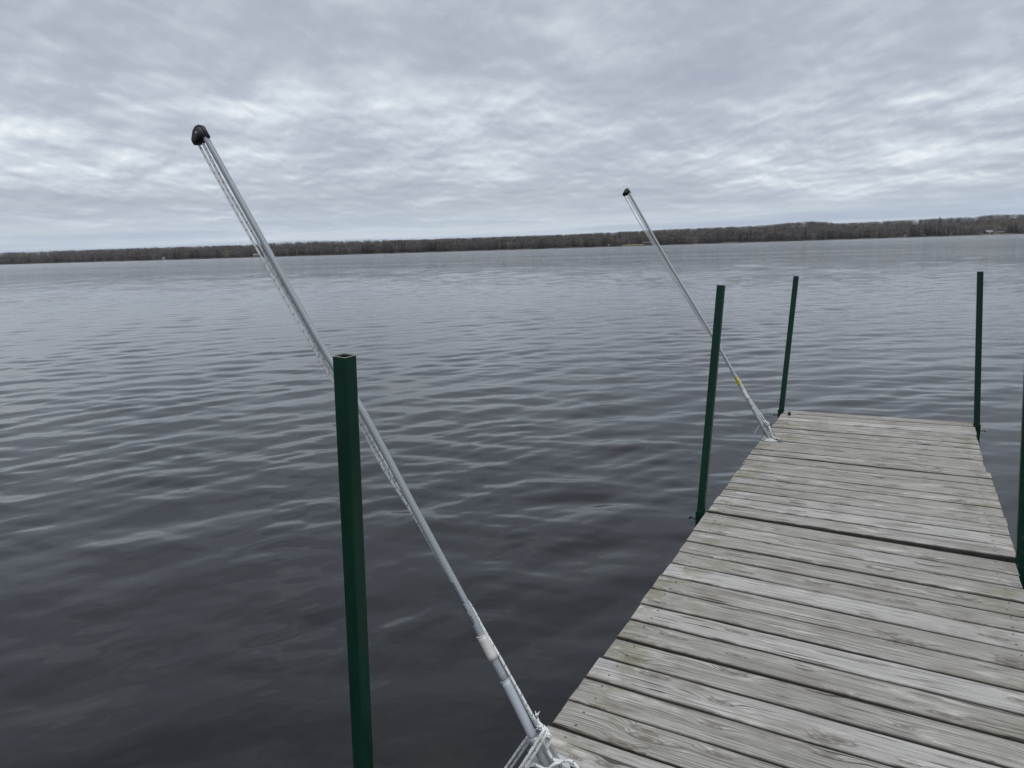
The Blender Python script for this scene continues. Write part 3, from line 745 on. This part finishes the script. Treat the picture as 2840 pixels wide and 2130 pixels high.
for si, (NL, FL, NR, FR, nb) in enumerate(SECT):
    mb = MB(); mb.mats = [M_NAIL]
    cuts = [0.0]
    for k in range(nb): cuts.append(cuts[-1]+1+gr.uniform(-0.03, 0.03))
    cuts = [c/cuts[-1] for c in cuts]
    for k in range(nb):
        seed += 1
        pitch = (FL-NL).length/nb
        g1 = gr.uniform(0.0045, 0.0095)/((FL-NL).length); g2 = gr.uniform(0.0045, 0.0095)/((FL-NL).length)
        sk = gr.uniform(-0.0015, 0.0015)/((FL-NL).length)
        a0, a1 = cuts[k]+g1, cuts[k+1]-g2
        if k == 0: a0 = g1*0.4
        if k == nb-1: a1 = 1-g2*0.4
        jl = gr.uniform(-0.006, 0.006); jr = gr.uniform(-0.006, 0.006)
        d = (NR-NL).normalized()
        L0 = NL.lerp(FL, a0)+d*jl; L1 = NL.lerp(FL, a1)+d*jl; R0 = NR.lerp(FR, a0+sk)+d*jr; R1 = NR.lerp(FR, a1+sk)+d*jr
        zt = gr.uniform(-0.002, 0.002)
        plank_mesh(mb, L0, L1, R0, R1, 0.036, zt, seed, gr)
        for s in (0.055, 0.945):
            for f in (0.22, 0.78):
                p = L0.lerp(R0, s+gr.uniform(-0.006, 0.006)).lerp(L1.lerp(R1, s+gr.uniform(-0.006, 0.006)), f+gr.uniform(-0.08, 0.08))
                rr = gr.uniform(0.0035, 0.0048); b0 = len(mb.v)
                for k_ in ('tone', 'endpos', 'side'): mb.attr[k_] += [0.0]*8
                for q_ in range(8): mb.v.append(Vector((p.x+rr*math.cos(q_*math.pi/4), p.y+rr*math.sin(q_*math.pi/4), zt+0.0021)))
                mb.mi[len(mb.f)] = 1; mb.face(list(range(b0, b0+8)))
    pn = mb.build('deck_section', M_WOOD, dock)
    fr = MB()
    d = (NR-NL).normalized(); Lg = (FL-NL).length
    dl = (FL-NL).normalized()
    for off in (0.03, 0.765, 1.50):
        c = (NL+FL)/2+d*off+Vector((0, 0, -0.036-0.072))
        fr.box(c, dl, d, UP, Lg/2-0.012, 0.018, 0.068)
    for e_, (a_, b_) in enumerate(((NL, NR), (FL, FR))):
        c = (a_+b_)/2+(dl if e_ == 0 else -dl)*0.035+Vector((0, 0, -0.036-0.072)); dd = (b_-a_).normalized()
        fr.box(c, dd, Vector((-dd.y, dd.x, 0)), UP, (b_-a_).length/2-0.03, 0.017, 0.066)
    fr.build('frame', M_FRAME, dock)

# ------------------------------------------------------------------ posts
def square_ring(c, half, rad, axx, axy, n=4):
    pts = []
    for qx_, qy_, a0 in ((1, 1, 0), (-1, 1, 90), (-1, -1, 180), (1, -1, 270)):
        for k in range(n+1):
            a = R_(a0+90*k/n)
            pts.append(Vector(c)+axx*(qx_*(half-rad)+rad*math.cos(a))+axy*(qy_*(half-rad)+rad*math.sin(a)))
    return pts
def post(base, top, half, label, bracket=True, side=1, chips=False, bracket_z=-0.012):
    base = Vector(base); top = Vector(top); ax = (top-base).normalized()
    low = base-ax*(1.5/ax.z)
    o = empty('dock_post', base); tag(o, label, 'post', 'green steel posts of the dock')
    dy_ = (E_-ax*E_.dot(ax)).normalized(); dx_ = ax.cross(dy_).normalized()
    b = MB(); wall = 0.0032; rad = 0.0055
    rings = [square_ring(low, half, rad, dx_, dy_), square_ring(base, half, rad, dx_, dy_), square_ring(base.lerp(top, 0.5), half, rad, dx_, dy_), square_ring(top, half, rad, dx_, dy_)]
    n = len(rings[0])
    for r_ in rings: b.v += r_
    for i in range(3):
        for k in range(n): b.face([i*n+k, i*n+(k+1) % n, (i+1)*n+(k+1) % n, (i+1)*n+k], None, True if False else False)
    b.build('tube', M_GREEN, o)
    rm = MB(); o1 = square_ring(top+ax*0.0003, half, rad, dx_, dy_); o2 = square_ring(top+ax*0.0010, half-0.0008, rad-0.0008, dx_, dy_); o3 = square_ring(top+ax*0.0008, half-wall, rad-0.002, dx_, dy_); o4 = square_ring(top-ax*0.0025, half-wall, rad-0.002, dx_, dy_)
    rm.v = o1+o2+o3+o4
    for i in range(3):
        for k in range(n): rm.face([i*n+k, i*n+(k+1) % n, (i+1)*n+(k+1) % n, (i+1)*n+k])
    rm.build('cut_rim', M_RIM, o)
    inn = MB(); i1 = square_ring(top-ax*0.0025, half-wall-0.0001, rad-0.002, dx_, dy_); i2 = square_ring(top-ax*0.9, half-wall-0.0001, rad-0.002, dx_, dy_)
    inn.v = i1+i2
    for k in range(n): inn.face([k, (k+1) % n, n+(k+1) % n, n+k])
    inn.face(list(range(n, 2*n))); inn.build('bore', M_INNER, o)
    if bracket:
        sgn = 1 if side > 0 else -1; od = OUT*sgn
        s = MB(); z0, z1 = bracket_z, -0.19
        A = [square_ring(base+UP*z, half+0.007, 0.007, dx_, dy_) for z in (z1, z0)]
        Bn = [square_ring(base+UP*z, half+0.0008, 0.005, dx_, dy_) for z in (z1, z0)]
        s.v = A[0]+A[1]+Bn[1]+Bn[0]
        for i in range(3):
            for k in range(n): s.face([i*n+k, i*n+(k+1) % n, (i+1)*n+(k+1) % n, (i+1)*n+k])
        s.box(base-od*(half+0.010)+UP*(-0.115), E_, od, UP, 0.055, 0.004, 0.065, 0.001)
        br = s.build('sleeve_bracket', M_GREEN, o)
        t = MB(); c = base+UP*(-0.062)
        t.tube([c+od*(half+0.002), c+od*(half+0.044)], 0.0055, 10)
        t.lathe(c+od*(half+0.007), od, [(0, 0.011), (0.009, 0.011)], 6)
        t.lathe(c+od*(half+0.040), od, [(0, 0.006), (0.002, 0.012), (0.010, 0.012), (0.012, 0.008)], 6)
        t.build('set_screw', M_BOLT, br)
    return o
post((-0.486, 1.93, 0), (-0.429, 1.84, 1.34), 0.0225, 'nearest green square post with open top, standing in the left foreground', False)
post((1.130, 4.173, 0), (1.233, 4.220, 1.35), 0.0215, 'green post midway along the left dock edge, crossed by the far mooring pole', True)
post((2.585, 6.760, 0), (2.700, 6.830, 1.258), 0.0225, 'far green post with chipped paint, at the left corner of the dock end', True)
post((3.986, 6.010, 0), (3.937, 6.070, 1.288), 0.0225, 'green post at the right far corner of the dock, plain open water behind it', True, -1)
post((2.484, 3.318, 0), (2.394, 3.300, 1.33), 0.0225, 'green post at the right picture edge, mostly cut off by the frame', True, -1)

# ------------------------------------------------------------------ mooring whips
def whip(base, line, cap_uv, label, pole_m, sleeve_m, yellow=False):
    """line: picture points down the centre of the pole, laid into the upright plane square to the dock"""
    base = Vector(base)
    def wp(u, v, toward=0.0):
        d = ray(u, v); pb = base+E_*toward
        return EYE + d*((pb-EYE).dot(E_)/d.dot(E_))
    pts = [wp(u, v) for u, v in line]
    pts[0] = base+UP*0.012
    path = smooth_curve(pts, 10)
    cum = [0.0]
    for i in range(1, len(path)): cum.append(cum[-1]+(path[i]-path[i-1]).length)
    Ltot = cum[-1]
    def at_(s):
        s = max(0, min(Ltot, s)); k = int(np.searchsorted(cum, s)); k = max(1, min(len(path)-1, k))
        f = (s-cum[k-1])/max(1e-9, cum[k]-cum[k-1]); return path[k-1].lerp(path[k], f)
    def seg(s0, s1, n=10): return [at_(s0+(s1-s0)*i/n) for i in range(n+1)]
    o = empty('mooring_pole', base); tag(o, label, 'mooring pole')
    up = E_
    # tapered rod
    rod = MB(); P = seg(0.285, Ltot, 70); rod.tube(P, [0.0128-0.0026*i/70 for i in range(71)], 20, u0=0.285, up=up); rod.build('pole', pole_m, o)
    sl = MB(); P = seg(0.095, 0.292, 12); sl.tube(P, 0.0150, 22, u0=0.095, up=up)
    sl.tube(seg(0.290, 0.2935, 1), 0.0156, 22, up=up); sl.build('sleeve', sleeve_m, o)
    cp = MB(); cp.tube(seg(0.365, 0.448, 6), 0.0160, 24, up=up); cp.tube(seg(0.446, 0.4495, 1), 0.0170, 24, up=up); cp.build('coupler', M_COUPLER, o)
    # cast socket and flange
    so = MB(); P = [base+UP*(-0.002), base+UP*0.010]+seg(0.02, 0.1, 8); so.tube(P, [0.024, 0.022]+[0.0195]*9, 24, up=up)
    ax0 = (at_(0.12)-at_(0.0)).normalized(); pr = (OUT-ax0*OUT.dot(ax0)).normalized()
    so.tube(smooth_curve([at_(0.045)+pr*0.012, at_(0.062)+pr*0.033, at_(0.035)+pr*0.050, base+OUT*0.055+UP*0.006], 6), 0.0042, 10)
    so.build('socket', M_CAST, o)
    fl = MB(); fl.lathe(base, UP, [(0.0016, 0.066), (0.0045, 0.068), (0.009, 0.066), (0.011, 0.055), (0.012, 0.040), (0.017, 0.034), (0.020, 0.026)], 40)
    fp = fl.build('flange', M_PLATE, o)
    for k in range(3):
        a = R_(20+120*k); c = base+(-OUT*math.cos(a)+E_*math.sin(a))*0.053+UP*0.011
        bm_ = MB(); bm_.lathe(c, UP, [(0, 0.009), (0.0035, 0.009), (0.0045, 0.007)], 6); bm_.build('bolt', M_BOLT, fp)
    # jam cleat: a flat blade beside the socket, pointing up along it
    cl = MB(); c0 = base-OUT*0.050+UP*0.012+E_*0.004
    a_ = ax0; b0 = c0; b1 = c0+a_*0.088+(-OUT)*0.006
    d_ = (b1-b0).normalized(); sid = d_.cross(E_).normalized()
    cl.box((b0+b1)/2+UP*0.004, d_, E_, sid, 0.044, 0.009, 0.0045, 0.003)
    cl.box(c0+UP*0.002-OUT*0.004, E_, OUT, UP, 0.010, 0.013, 0.012, 0.003); cl.build('cleat', M_CAST, o)
    # clamp with hinge bolt on the dock side of the flange
    hb = MB(); hb.box(base-OUT*0.072+UP*0.014+E_*0.020, (-OUT*0.86+E_*0.5).normalized(), Vector((0, 0, 1)).cross((-OUT*0.86+E_*0.5).normalized()), UP, 0.030, 0.009, 0.008, 0.002)
    hb.lathe(base-OUT*0.055+UP*0.020+E_*0.012, UP, [(0, 0.010), (0.008, 0.010), (0.010, 0.008)], 12); hb.build('hinge_bracket', M_CAST, o)
    # tip cap: rubber hood with a pulley cheek on the outer side
    ax = (at_(Ltot)-at_(Ltot-0.1)).normalized(); b_ = (OUT-ax*OUT.dot(ax)).normalized()
    tip = at_(Ltot); c = MB()
    prof = cap_uv
    bm = bmesh.new(); hw = 0.0125
    vv = [bm.verts.new(tip+ax*p[0]+b_*p[1]+E_*hw) for p in prof]; f_ = bm.faces.new(vv)
    ret = bmesh.ops.extrude_face_region(bm, geom=[f_]); nv = [g_ for g_ in ret['geom'] if isinstance(g_, bmesh.types.BMVert)]
    for q_ in nv: q_.co -= E_*2*hw
    bmesh.ops.recalc_face_normals(bm, faces=bm.faces[:])
    edges = [e_ for e_ in bm.edges if abs((e_.verts[0].co-e_.verts[1].co).normalized().dot(E_)) < 0.5]
    bmesh.ops.bevel(bm, geom=edges, offset=0.0065, segments=4, affect='EDGES')
    me = bpy.data.meshes.new('tip_cap'); bm.to_mesh(me); bm.free(); cap = link('tip_cap', me, M_CAP, o, smooth=True)
    rb = MB(); cc = tip+ax*0.008+b_*0.016
    rb.lathe(cc+E_*(hw-0.002), E_, [(0, 0.0035), (0.004, 0.0035), (0.005, 0.002)], 12); rb.build('rivet', M_PLATE, cap)
    if yellow:
        yl = MB(); yl.tube(seg(0.490, 0.572, 6), 0.0128+0.0002, 24, caps=False, up=up); yl.build('yellow_label', M_YEL, o)
    else:
        pr_ = MB(); g = random.Random(3)
        view = (EYE-at_(0.6)).normalized(); axm = (at_(0.62)-at_(0.58)).normalized()
        sd_ = axm.cross(view).normalized()
        vn = sd_.cross(axm); vn = vn if vn.dot(view) > 0 else -vn
        sd_ = sd_ if sd_.dot(OUT) > 0 else -sd_
        for s0, s1, rows in ((0.560, 0.640, (0, 1, 2)), (0.530, 0.556, (0, 1)), (0.487, 0.526, (0, 1, 2))):
            for rw in rows:
                s = s0+g.uniform(0, 0.006)
                while s < s1-0.004*rw:
                    ln_ = g.uniform(0.004, 0.012); p = at_(s+ln_/2)
                    an = R_(62-22*rw); nn = vn*math.cos(an)+sd_*math.sin(an); tt = axm.cross(nn)
                    pr_.box(p+nn*0.0127, axm, tt, nn, ln_/2, 0.0011, 0.0002); s += ln_+g.uniform(0.0008, 0.0022)
        pr_.build('printed_lettering', M_INK, o)
    return o, wp, at_, Ltot, ax, b_, tip
CAPP = [(-0.0327, -0.0155), (0.0148, -0.0150), (0.0270, -0.0040), (0.0339, 0.0130), (0.0316, 0.0289), (0.0133, 0.0547), (0.0057, 0.0599), (-0.0088, 0.0596), (-0.0159, 0.0510), (-0.0270, 0.0314), (-0.0293, 0.0176)]
W1, wp1, at1, L1_, ax1, b1_, tip1 = whip((0.078, 1.985, 0), [(1521, 2134), (1484, 2054), (1409, 1903), (1345, 1782), (1290, 1671), (1150, 1411), (1006, 1141), (910, 989), (808, 811), (707, 628), (562, 366)], CAPP,
    'near grey ribbed mooring pole with black tip cap, leaning out behind the front post', M_POLE1, M_SLEEVE1)
CAPP2 = [(-0.0210, -0.0155), (0.0257, -0.0130), (0.0290, 0.0040), (0.0256, 0.0201), (0.0076, 0.0525), (-0.0050, 0.0540), (-0.0146, 0.0494), (-0.0245, 0.0091)]
W2, wp2, at2, L2_, ax2, b2_, tip2 = whip((2.085, 5.668, 0), [(2139, 1224), (2120, 1191), (2088, 1133), (2062, 1086), (1984, 944), (1849, 719), (1742, 531)], CAPP2,
    'far plain grey mooring pole with a yellow sticker, standing near the end of the dock', M_POLE2, M_POLE2, True)

def rope(name, P, r, parent, sub=8, jig=0.0):
    b = MB(); b.tube(smooth_curve(P, sub), r, 10, up=Vector((0, -1, 0.2))); return b.build(name, M_ROPE, parent)
def c1(x, y): return (500+x/2.074, 300+y/2.074)
def c2(x, y): return (880+x/2.074, 900+y/2.074)
def c3(x, y): return (1240+x/3.13, 1600+y/3.13)
def cz(x, y): return (1340+x/7.373, 1950+y/7.373)
def cf(x, y): return (2040+x/7.54, 1030+y/7.54)
# running lines of the near pole
rope('line', [wp1(*c1(95, 190)), wp1(*c1(285, 533)), wp1(*c1(435, 800)), wp1(*c1(600, 1095)), wp1(*c1(722, 1305)), wp1(*c1(868, 1552), -0.004), wp1(*c2(245, 575), -0.008), wp1(*c2(330, 740), -0.012), wp1(*c2(400, 862), -0.014), wp1(*c2(480, 985), -0.016), wp1(*c2(575, 1135), -0.02),
      wp1(*c2(760, 1460), -0.024), wp1(*c3(150, 190), -0.022), wp1(*c3(250, 345), -0.02), wp1(*c3(345, 512), -0.018), wp1(*c3(440, 680), -0.018), wp1(*c3(530, 850), -0.018), wp1(*c3(620, 1010), -0.018), wp1(*c3(700, 1160), -0.016), wp1(*c3(782, 1300), -0.012)], 0.0042, W1)
rope('line', [wp1(*c1(124, 190)), wp1(*c1(255, 440)), wp1(*c1(380, 655)), wp1(*c1(470, 815)), wp1(*c1(600, 1050)), wp1(*c1(722, 1262)), wp1(*c1(868, 1515), -0.010), wp1(*c2(252, 560), -0.014), wp1(*c2(340, 735), -0.018), wp1(*c2(410, 850), -0.022), wp1(*c2(500, 985), -0.026), wp1(*c2(620, 1180), -0.030),
      wp1(*c2(790, 1490), -0.030), wp1(*c3(200, 240), -0.028), wp1(*c3(300, 420), -0.024), wp1(*c3(380, 560), -0.02), wp1(*c3(450, 680), -0.014), wp1(*c3(550, 860), -0.012), wp1(*c3(640, 1020), -0.010), wp1(*c3(720, 1165), -0.008), wp1(*c3(800, 1300), -0.006)], 0.0042, W1)
rope('line', [wp1(*c1(452, 782), 0.002), wp1(*c1(520, 905), 0.002), wp1(*c1(640, 1108), 0.002), wp1(*c1(740, 1275), 0.0), wp1(*c1(872, 1492), -0.004), wp1(*c2(262, 572), -0.010), wp1(*c2(360, 745), -0.020), wp1(*c2(450, 900), -0.024)], 0.0040, W1)
# lines of the far pole
def c4(x, y): return (1700+x/2.074, 500+y/2.074)
rope('line', [wp2(*c4(66, 92)), wp2(*c4(140, 225)), wp2(*c4(200, 320)), wp2(*c4(255, 415)), wp2(*c4(330, 540)), wp2(*c4(420, 680)), wp2(*c4(500, 808), -0.01), wp2(*c4(560, 895), -0.018), wp2(*c4(640, 1030), -0.02), wp2(*c4(720, 1145), -0.018), wp2(*c4(775, 1245), -0.014), wp2(*c4(830, 1330), -0.012), wp2(*c4(878, 1405), -0.008)], 0.0036, W2)
rope('line', [wp2(*c4(83, 88)), wp2(*c4(150, 205)), wp2(*c4(205, 300)), wp2(*c4(275, 420)), wp2(*c4(345, 545)), wp2(*c4(430, 685)), wp2(*c4(505, 805), -0.02), wp2(*c4(575, 910), -0.024), wp2(*c4(650, 1035), -0.024), wp2(*c4(728, 1150), -0.02), wp2(*c4(785, 1250), -0.02), wp2(*c4(838, 1325), -0.016), wp2(*c4(888, 1398), -0.012)], 0.0036, W2)
rope('line', [wp2(*c4(192, 292), 0.002), wp2(*c4(240, 372), 0.002), wp2(*c4(300, 478), 0.002), wp2(*c4(380, 610))], 0.0036, W2)

# ------------------------------------------------------------------ ropes tied off at the poles
def rope_thing(name, loc, label, group=None):
    o = empty(name, loc); tag(o, label, 'rope'); return o
rt = rope_thing('tied_rope', wp1(*cz(1300, 700)), 'white rope with black flecks tied in long loops at the foot of the near pole')
rope('loop', [wp1(*cz(1110, 470), 0.006), wp1(*cz(1190, 500), 0.018), wp1(*cz(1238, 545), 0.026), wp1(*cz(1200, 620), 0.034), wp1(*cz(1130, 735), 0.040), wp1(*cz(1050, 870), 0.046), wp1(*cz(930, 1060), 0.055), wp1(*cz(800, 1260), 0.06), wp1(*cz(700, 1420), 0.06), wp1(*cz(560, 1640), 0.05), wp1(*cz(430, 1720), 0.03), wp1(*cz(330, 1640), 0.0), wp1(*cz(350, 1500), -0.02),
      wp1(*cz(470, 1320), -0.03), wp1(*cz(590, 1150), -0.03), wp1(*cz(700, 990), -0.03), wp1(*cz(810, 835), -0.03), wp1(*cz(935, 670), -0.032), wp1(*cz(1080, 560), -0.03), wp1(*cz(1180, 520), -0.012)], 0.0050, rt)
rope('loop', [wp1(*cz(1180, 500), 0.002), wp1(*cz(1262, 545), 0.012), wp1(*cz(1288, 610), 0.020), wp1(*cz(1250, 700), 0.028), wp1(*cz(1170, 830), 0.034), wp1(*cz(1080, 985), 0.042), wp1(*cz(960, 1160), 0.05), wp1(*cz(850, 1330), 0.056), wp1(*cz(760, 1480), 0.056), wp1(*cz(640, 1690), 0.045), wp1(*cz(520, 1780), 0.02), wp1(*cz(440, 1700), -0.01), wp1(*cz(470, 1530), -0.026),
      wp1(*cz(560, 1350), -0.036), wp1(*cz(670, 1185), -0.038), wp1(*cz(780, 1025), -0.038), wp1(*cz(880, 870), -0.038), wp1(*cz(970, 735), -0.036), wp1(*cz(1120, 640), -0.03), wp1(*cz(1220, 600), -0.012)], 0.0050, rt)
rope('tail', [wp1(*cz(1098, 300), 0.004), wp1(*cz(1122, 370), 0.006), wp1(*cz(1160, 425), 0.008), wp1(*cz(1235, 480), 0.010), wp1(*cz(1300, 545), 0.010), wp1(*cz(1335, 620), 0.010), wp1(*cz(1345, 665), 0.006), wp1(*cz(1320, 690), 0.0)], 0.0050, rt)
fr_ = MB()
for k in range(9):
    p0 = wp1(*cz(1100, 305), 0.004); fr_.tube([p0, p0+Vector((random.uniform(-.004, .005), 0, 0.007+random.uniform(0, .004))), p0+Vector((random.uniform(-.007, .010), random.uniform(-.004, .004), 0.016+random.uniform(-.004, .006)))], 0.0009, 5)
fr_.build('frayed_end', mat_simple('frayed_white_fibre', (0.72, 0.72, 0.70), 0.9), rt)
rope('hitch', [wp1(*cz(1270, 640), 0.016), wp1(*cz(1330, 640), 0.022), wp1(*cz(1368, 675), 0.012), wp1(*cz(1340, 715), -0.004), wp1(*cz(1275, 700), 0.004), wp1(*cz(1290, 665), 0.022), wp1(*cz(1350, 690), 0.020), wp1(*cz(1345, 740), 0.004), wp1(*cz(1280, 745), 0.006)], 0.0048, rt)
rope('standing_part', [wp1(*cz(1285, 700), 0.010), wp1(*cz(1295, 800), 0.012), wp1(*cz(1310, 900), 0.014), wp1(*cz(1345, 1020), 0.016), wp1(*cz(1410, 1120), 0.016), wp1(*cz(1490, 1190), 0.018), wp1(*cz(1560, 1215), 0.020), wp1(*cz(1480, 1235), 0.030), wp1(*cz(1400, 1290), 0.036), wp1(*cz(1320, 1380), 0.036), wp1(*cz(1200, 1500), 0.03)], 0.0048, rt)
rope('standing_part', [wp1(*cz(1330, 720), 0.004), wp1(*cz(1340, 820), 0.006), wp1(*cz(1352, 920), 0.008), wp1(*cz(1385, 1010), 0.008), wp1(*cz(1440, 1095), 0.008), wp1(*cz(1520, 1175), 0.010), wp1(*cz(1640, 1190), 0.008), wp1(*cz(1760, 1180), 0.010), wp1(*cz(1850, 1230), 0.014), wp1(*cz(1930, 1320), 0.016), wp1(*cz(1990, 1430), 0.014), wp1(*cz(1900, 1500), 0.02), wp1(*cz(1600, 1480), 0.03)], 0.0048, rt)
rope('cross_turn', [wp1(*cz(970, 1330), 0.026), wp1(*cz(1050, 1260), 0.028), wp1(*cz(1130, 1290), 0.030), wp1(*cz(1300, 1350), 0.03), wp1(*cz(1480, 1250), 0.026), wp1(*cz(1545, 1205), 0.020)], 0.0048, rt)

rt2 = rope_thing('tied_rope', wp2(*cf(670, 1100)), 'small white rope knot and tail at the foot of the far pole')
rope('knot', [wp2(*cf(600, 1050), 0.01), wp2(*cf(650, 1060), 0.022), wp2(*cf(700, 1095), 0.014), wp2(*cf(670, 1120), -0.01), wp2(*cf(630, 1095), 0.0), wp2(*cf(660, 1070), 0.024), wp2(*cf(690, 1125), 0.016), wp2(*cf(655, 1130), 0.0)], 0.0048, rt2)
rope('tail', [wp2(*cf(600, 1075), 0.008), wp2(*cf(560, 1095), -0.02), wp2(*cf(515, 1120), -0.03), wp2(*cf(470, 1175), -0.03), wp2(*cf(430, 1240), -0.03), wp2(*cf(400, 1300), -0.03)], 0.0040, rt2)
rope('fall', [wp2(*cf(670, 1110), 0.01), wp2(*cf(700, 1170), 0.014), wp2(*cf(735, 1240), 0.014), wp2(*cf(770, 1310), 0.014), wp2(*cf(800, 1370), 0.014), wp2(*cf(850, 1400), 0.012), wp2(*cf(920, 1412), 0.010)], 0.0046, rt2)
rope('fall', [wp2(*cf(690, 1130), 0.004), wp2(*cf(725, 1180), 0.004), wp2(*cf(730, 1260), 0.008), wp2(*cf(750, 1330), 0.010), wp2(*cf(790, 1380), 0.016), wp2(*cf(830, 1370), 0.006), wp2(*cf(860, 1395), 0.004), wp2(*cf(820, 1410), 0.016)], 0.0042, rt2)

# small bolt stub standing on the last board
bp = onz(2189, 1152, 0.0)
bo = empty('pipe_stub', bp); tag(bo, 'small dark metal bolt stub standing on the last deck board', 'bolt')
b = MB(); b.lathe(bp+UP*0.002, UP, [(0, 0.013), (0.003, 0.014), (0.024, 0.013)], 16); b.build('shank', M_CAP, bo)
b = MB(); b.lathe(bp+UP*0.0262, UP, [(0, 0.015), (0.006, 0.0155), (0.009, 0.012)], 6); b.build('head', M_BOLT, bo)

# thin air between here and the far shore
hz = MB(); hz.box((0, 0, 40.0), Vector((1, 0, 0)), Vector((0, 1, 0)), UP, 3600, 3600, 60.0)
mt = bpy.data.materials.new('haze'); mt.use_nodes = True; ht = NT(mt.node_tree); ho = ht.n('ShaderNodeOutputMaterial')
pv = ht.n('ShaderNodeVolumePrincipled', None, Color=(0.80, 0.86, 0.95, 1), Density=0.00005, Anisotropy=0.0); ht.put(ho, 1, pv.outputs[0])
tag(hz.build('haze', mt), kind='stuff')
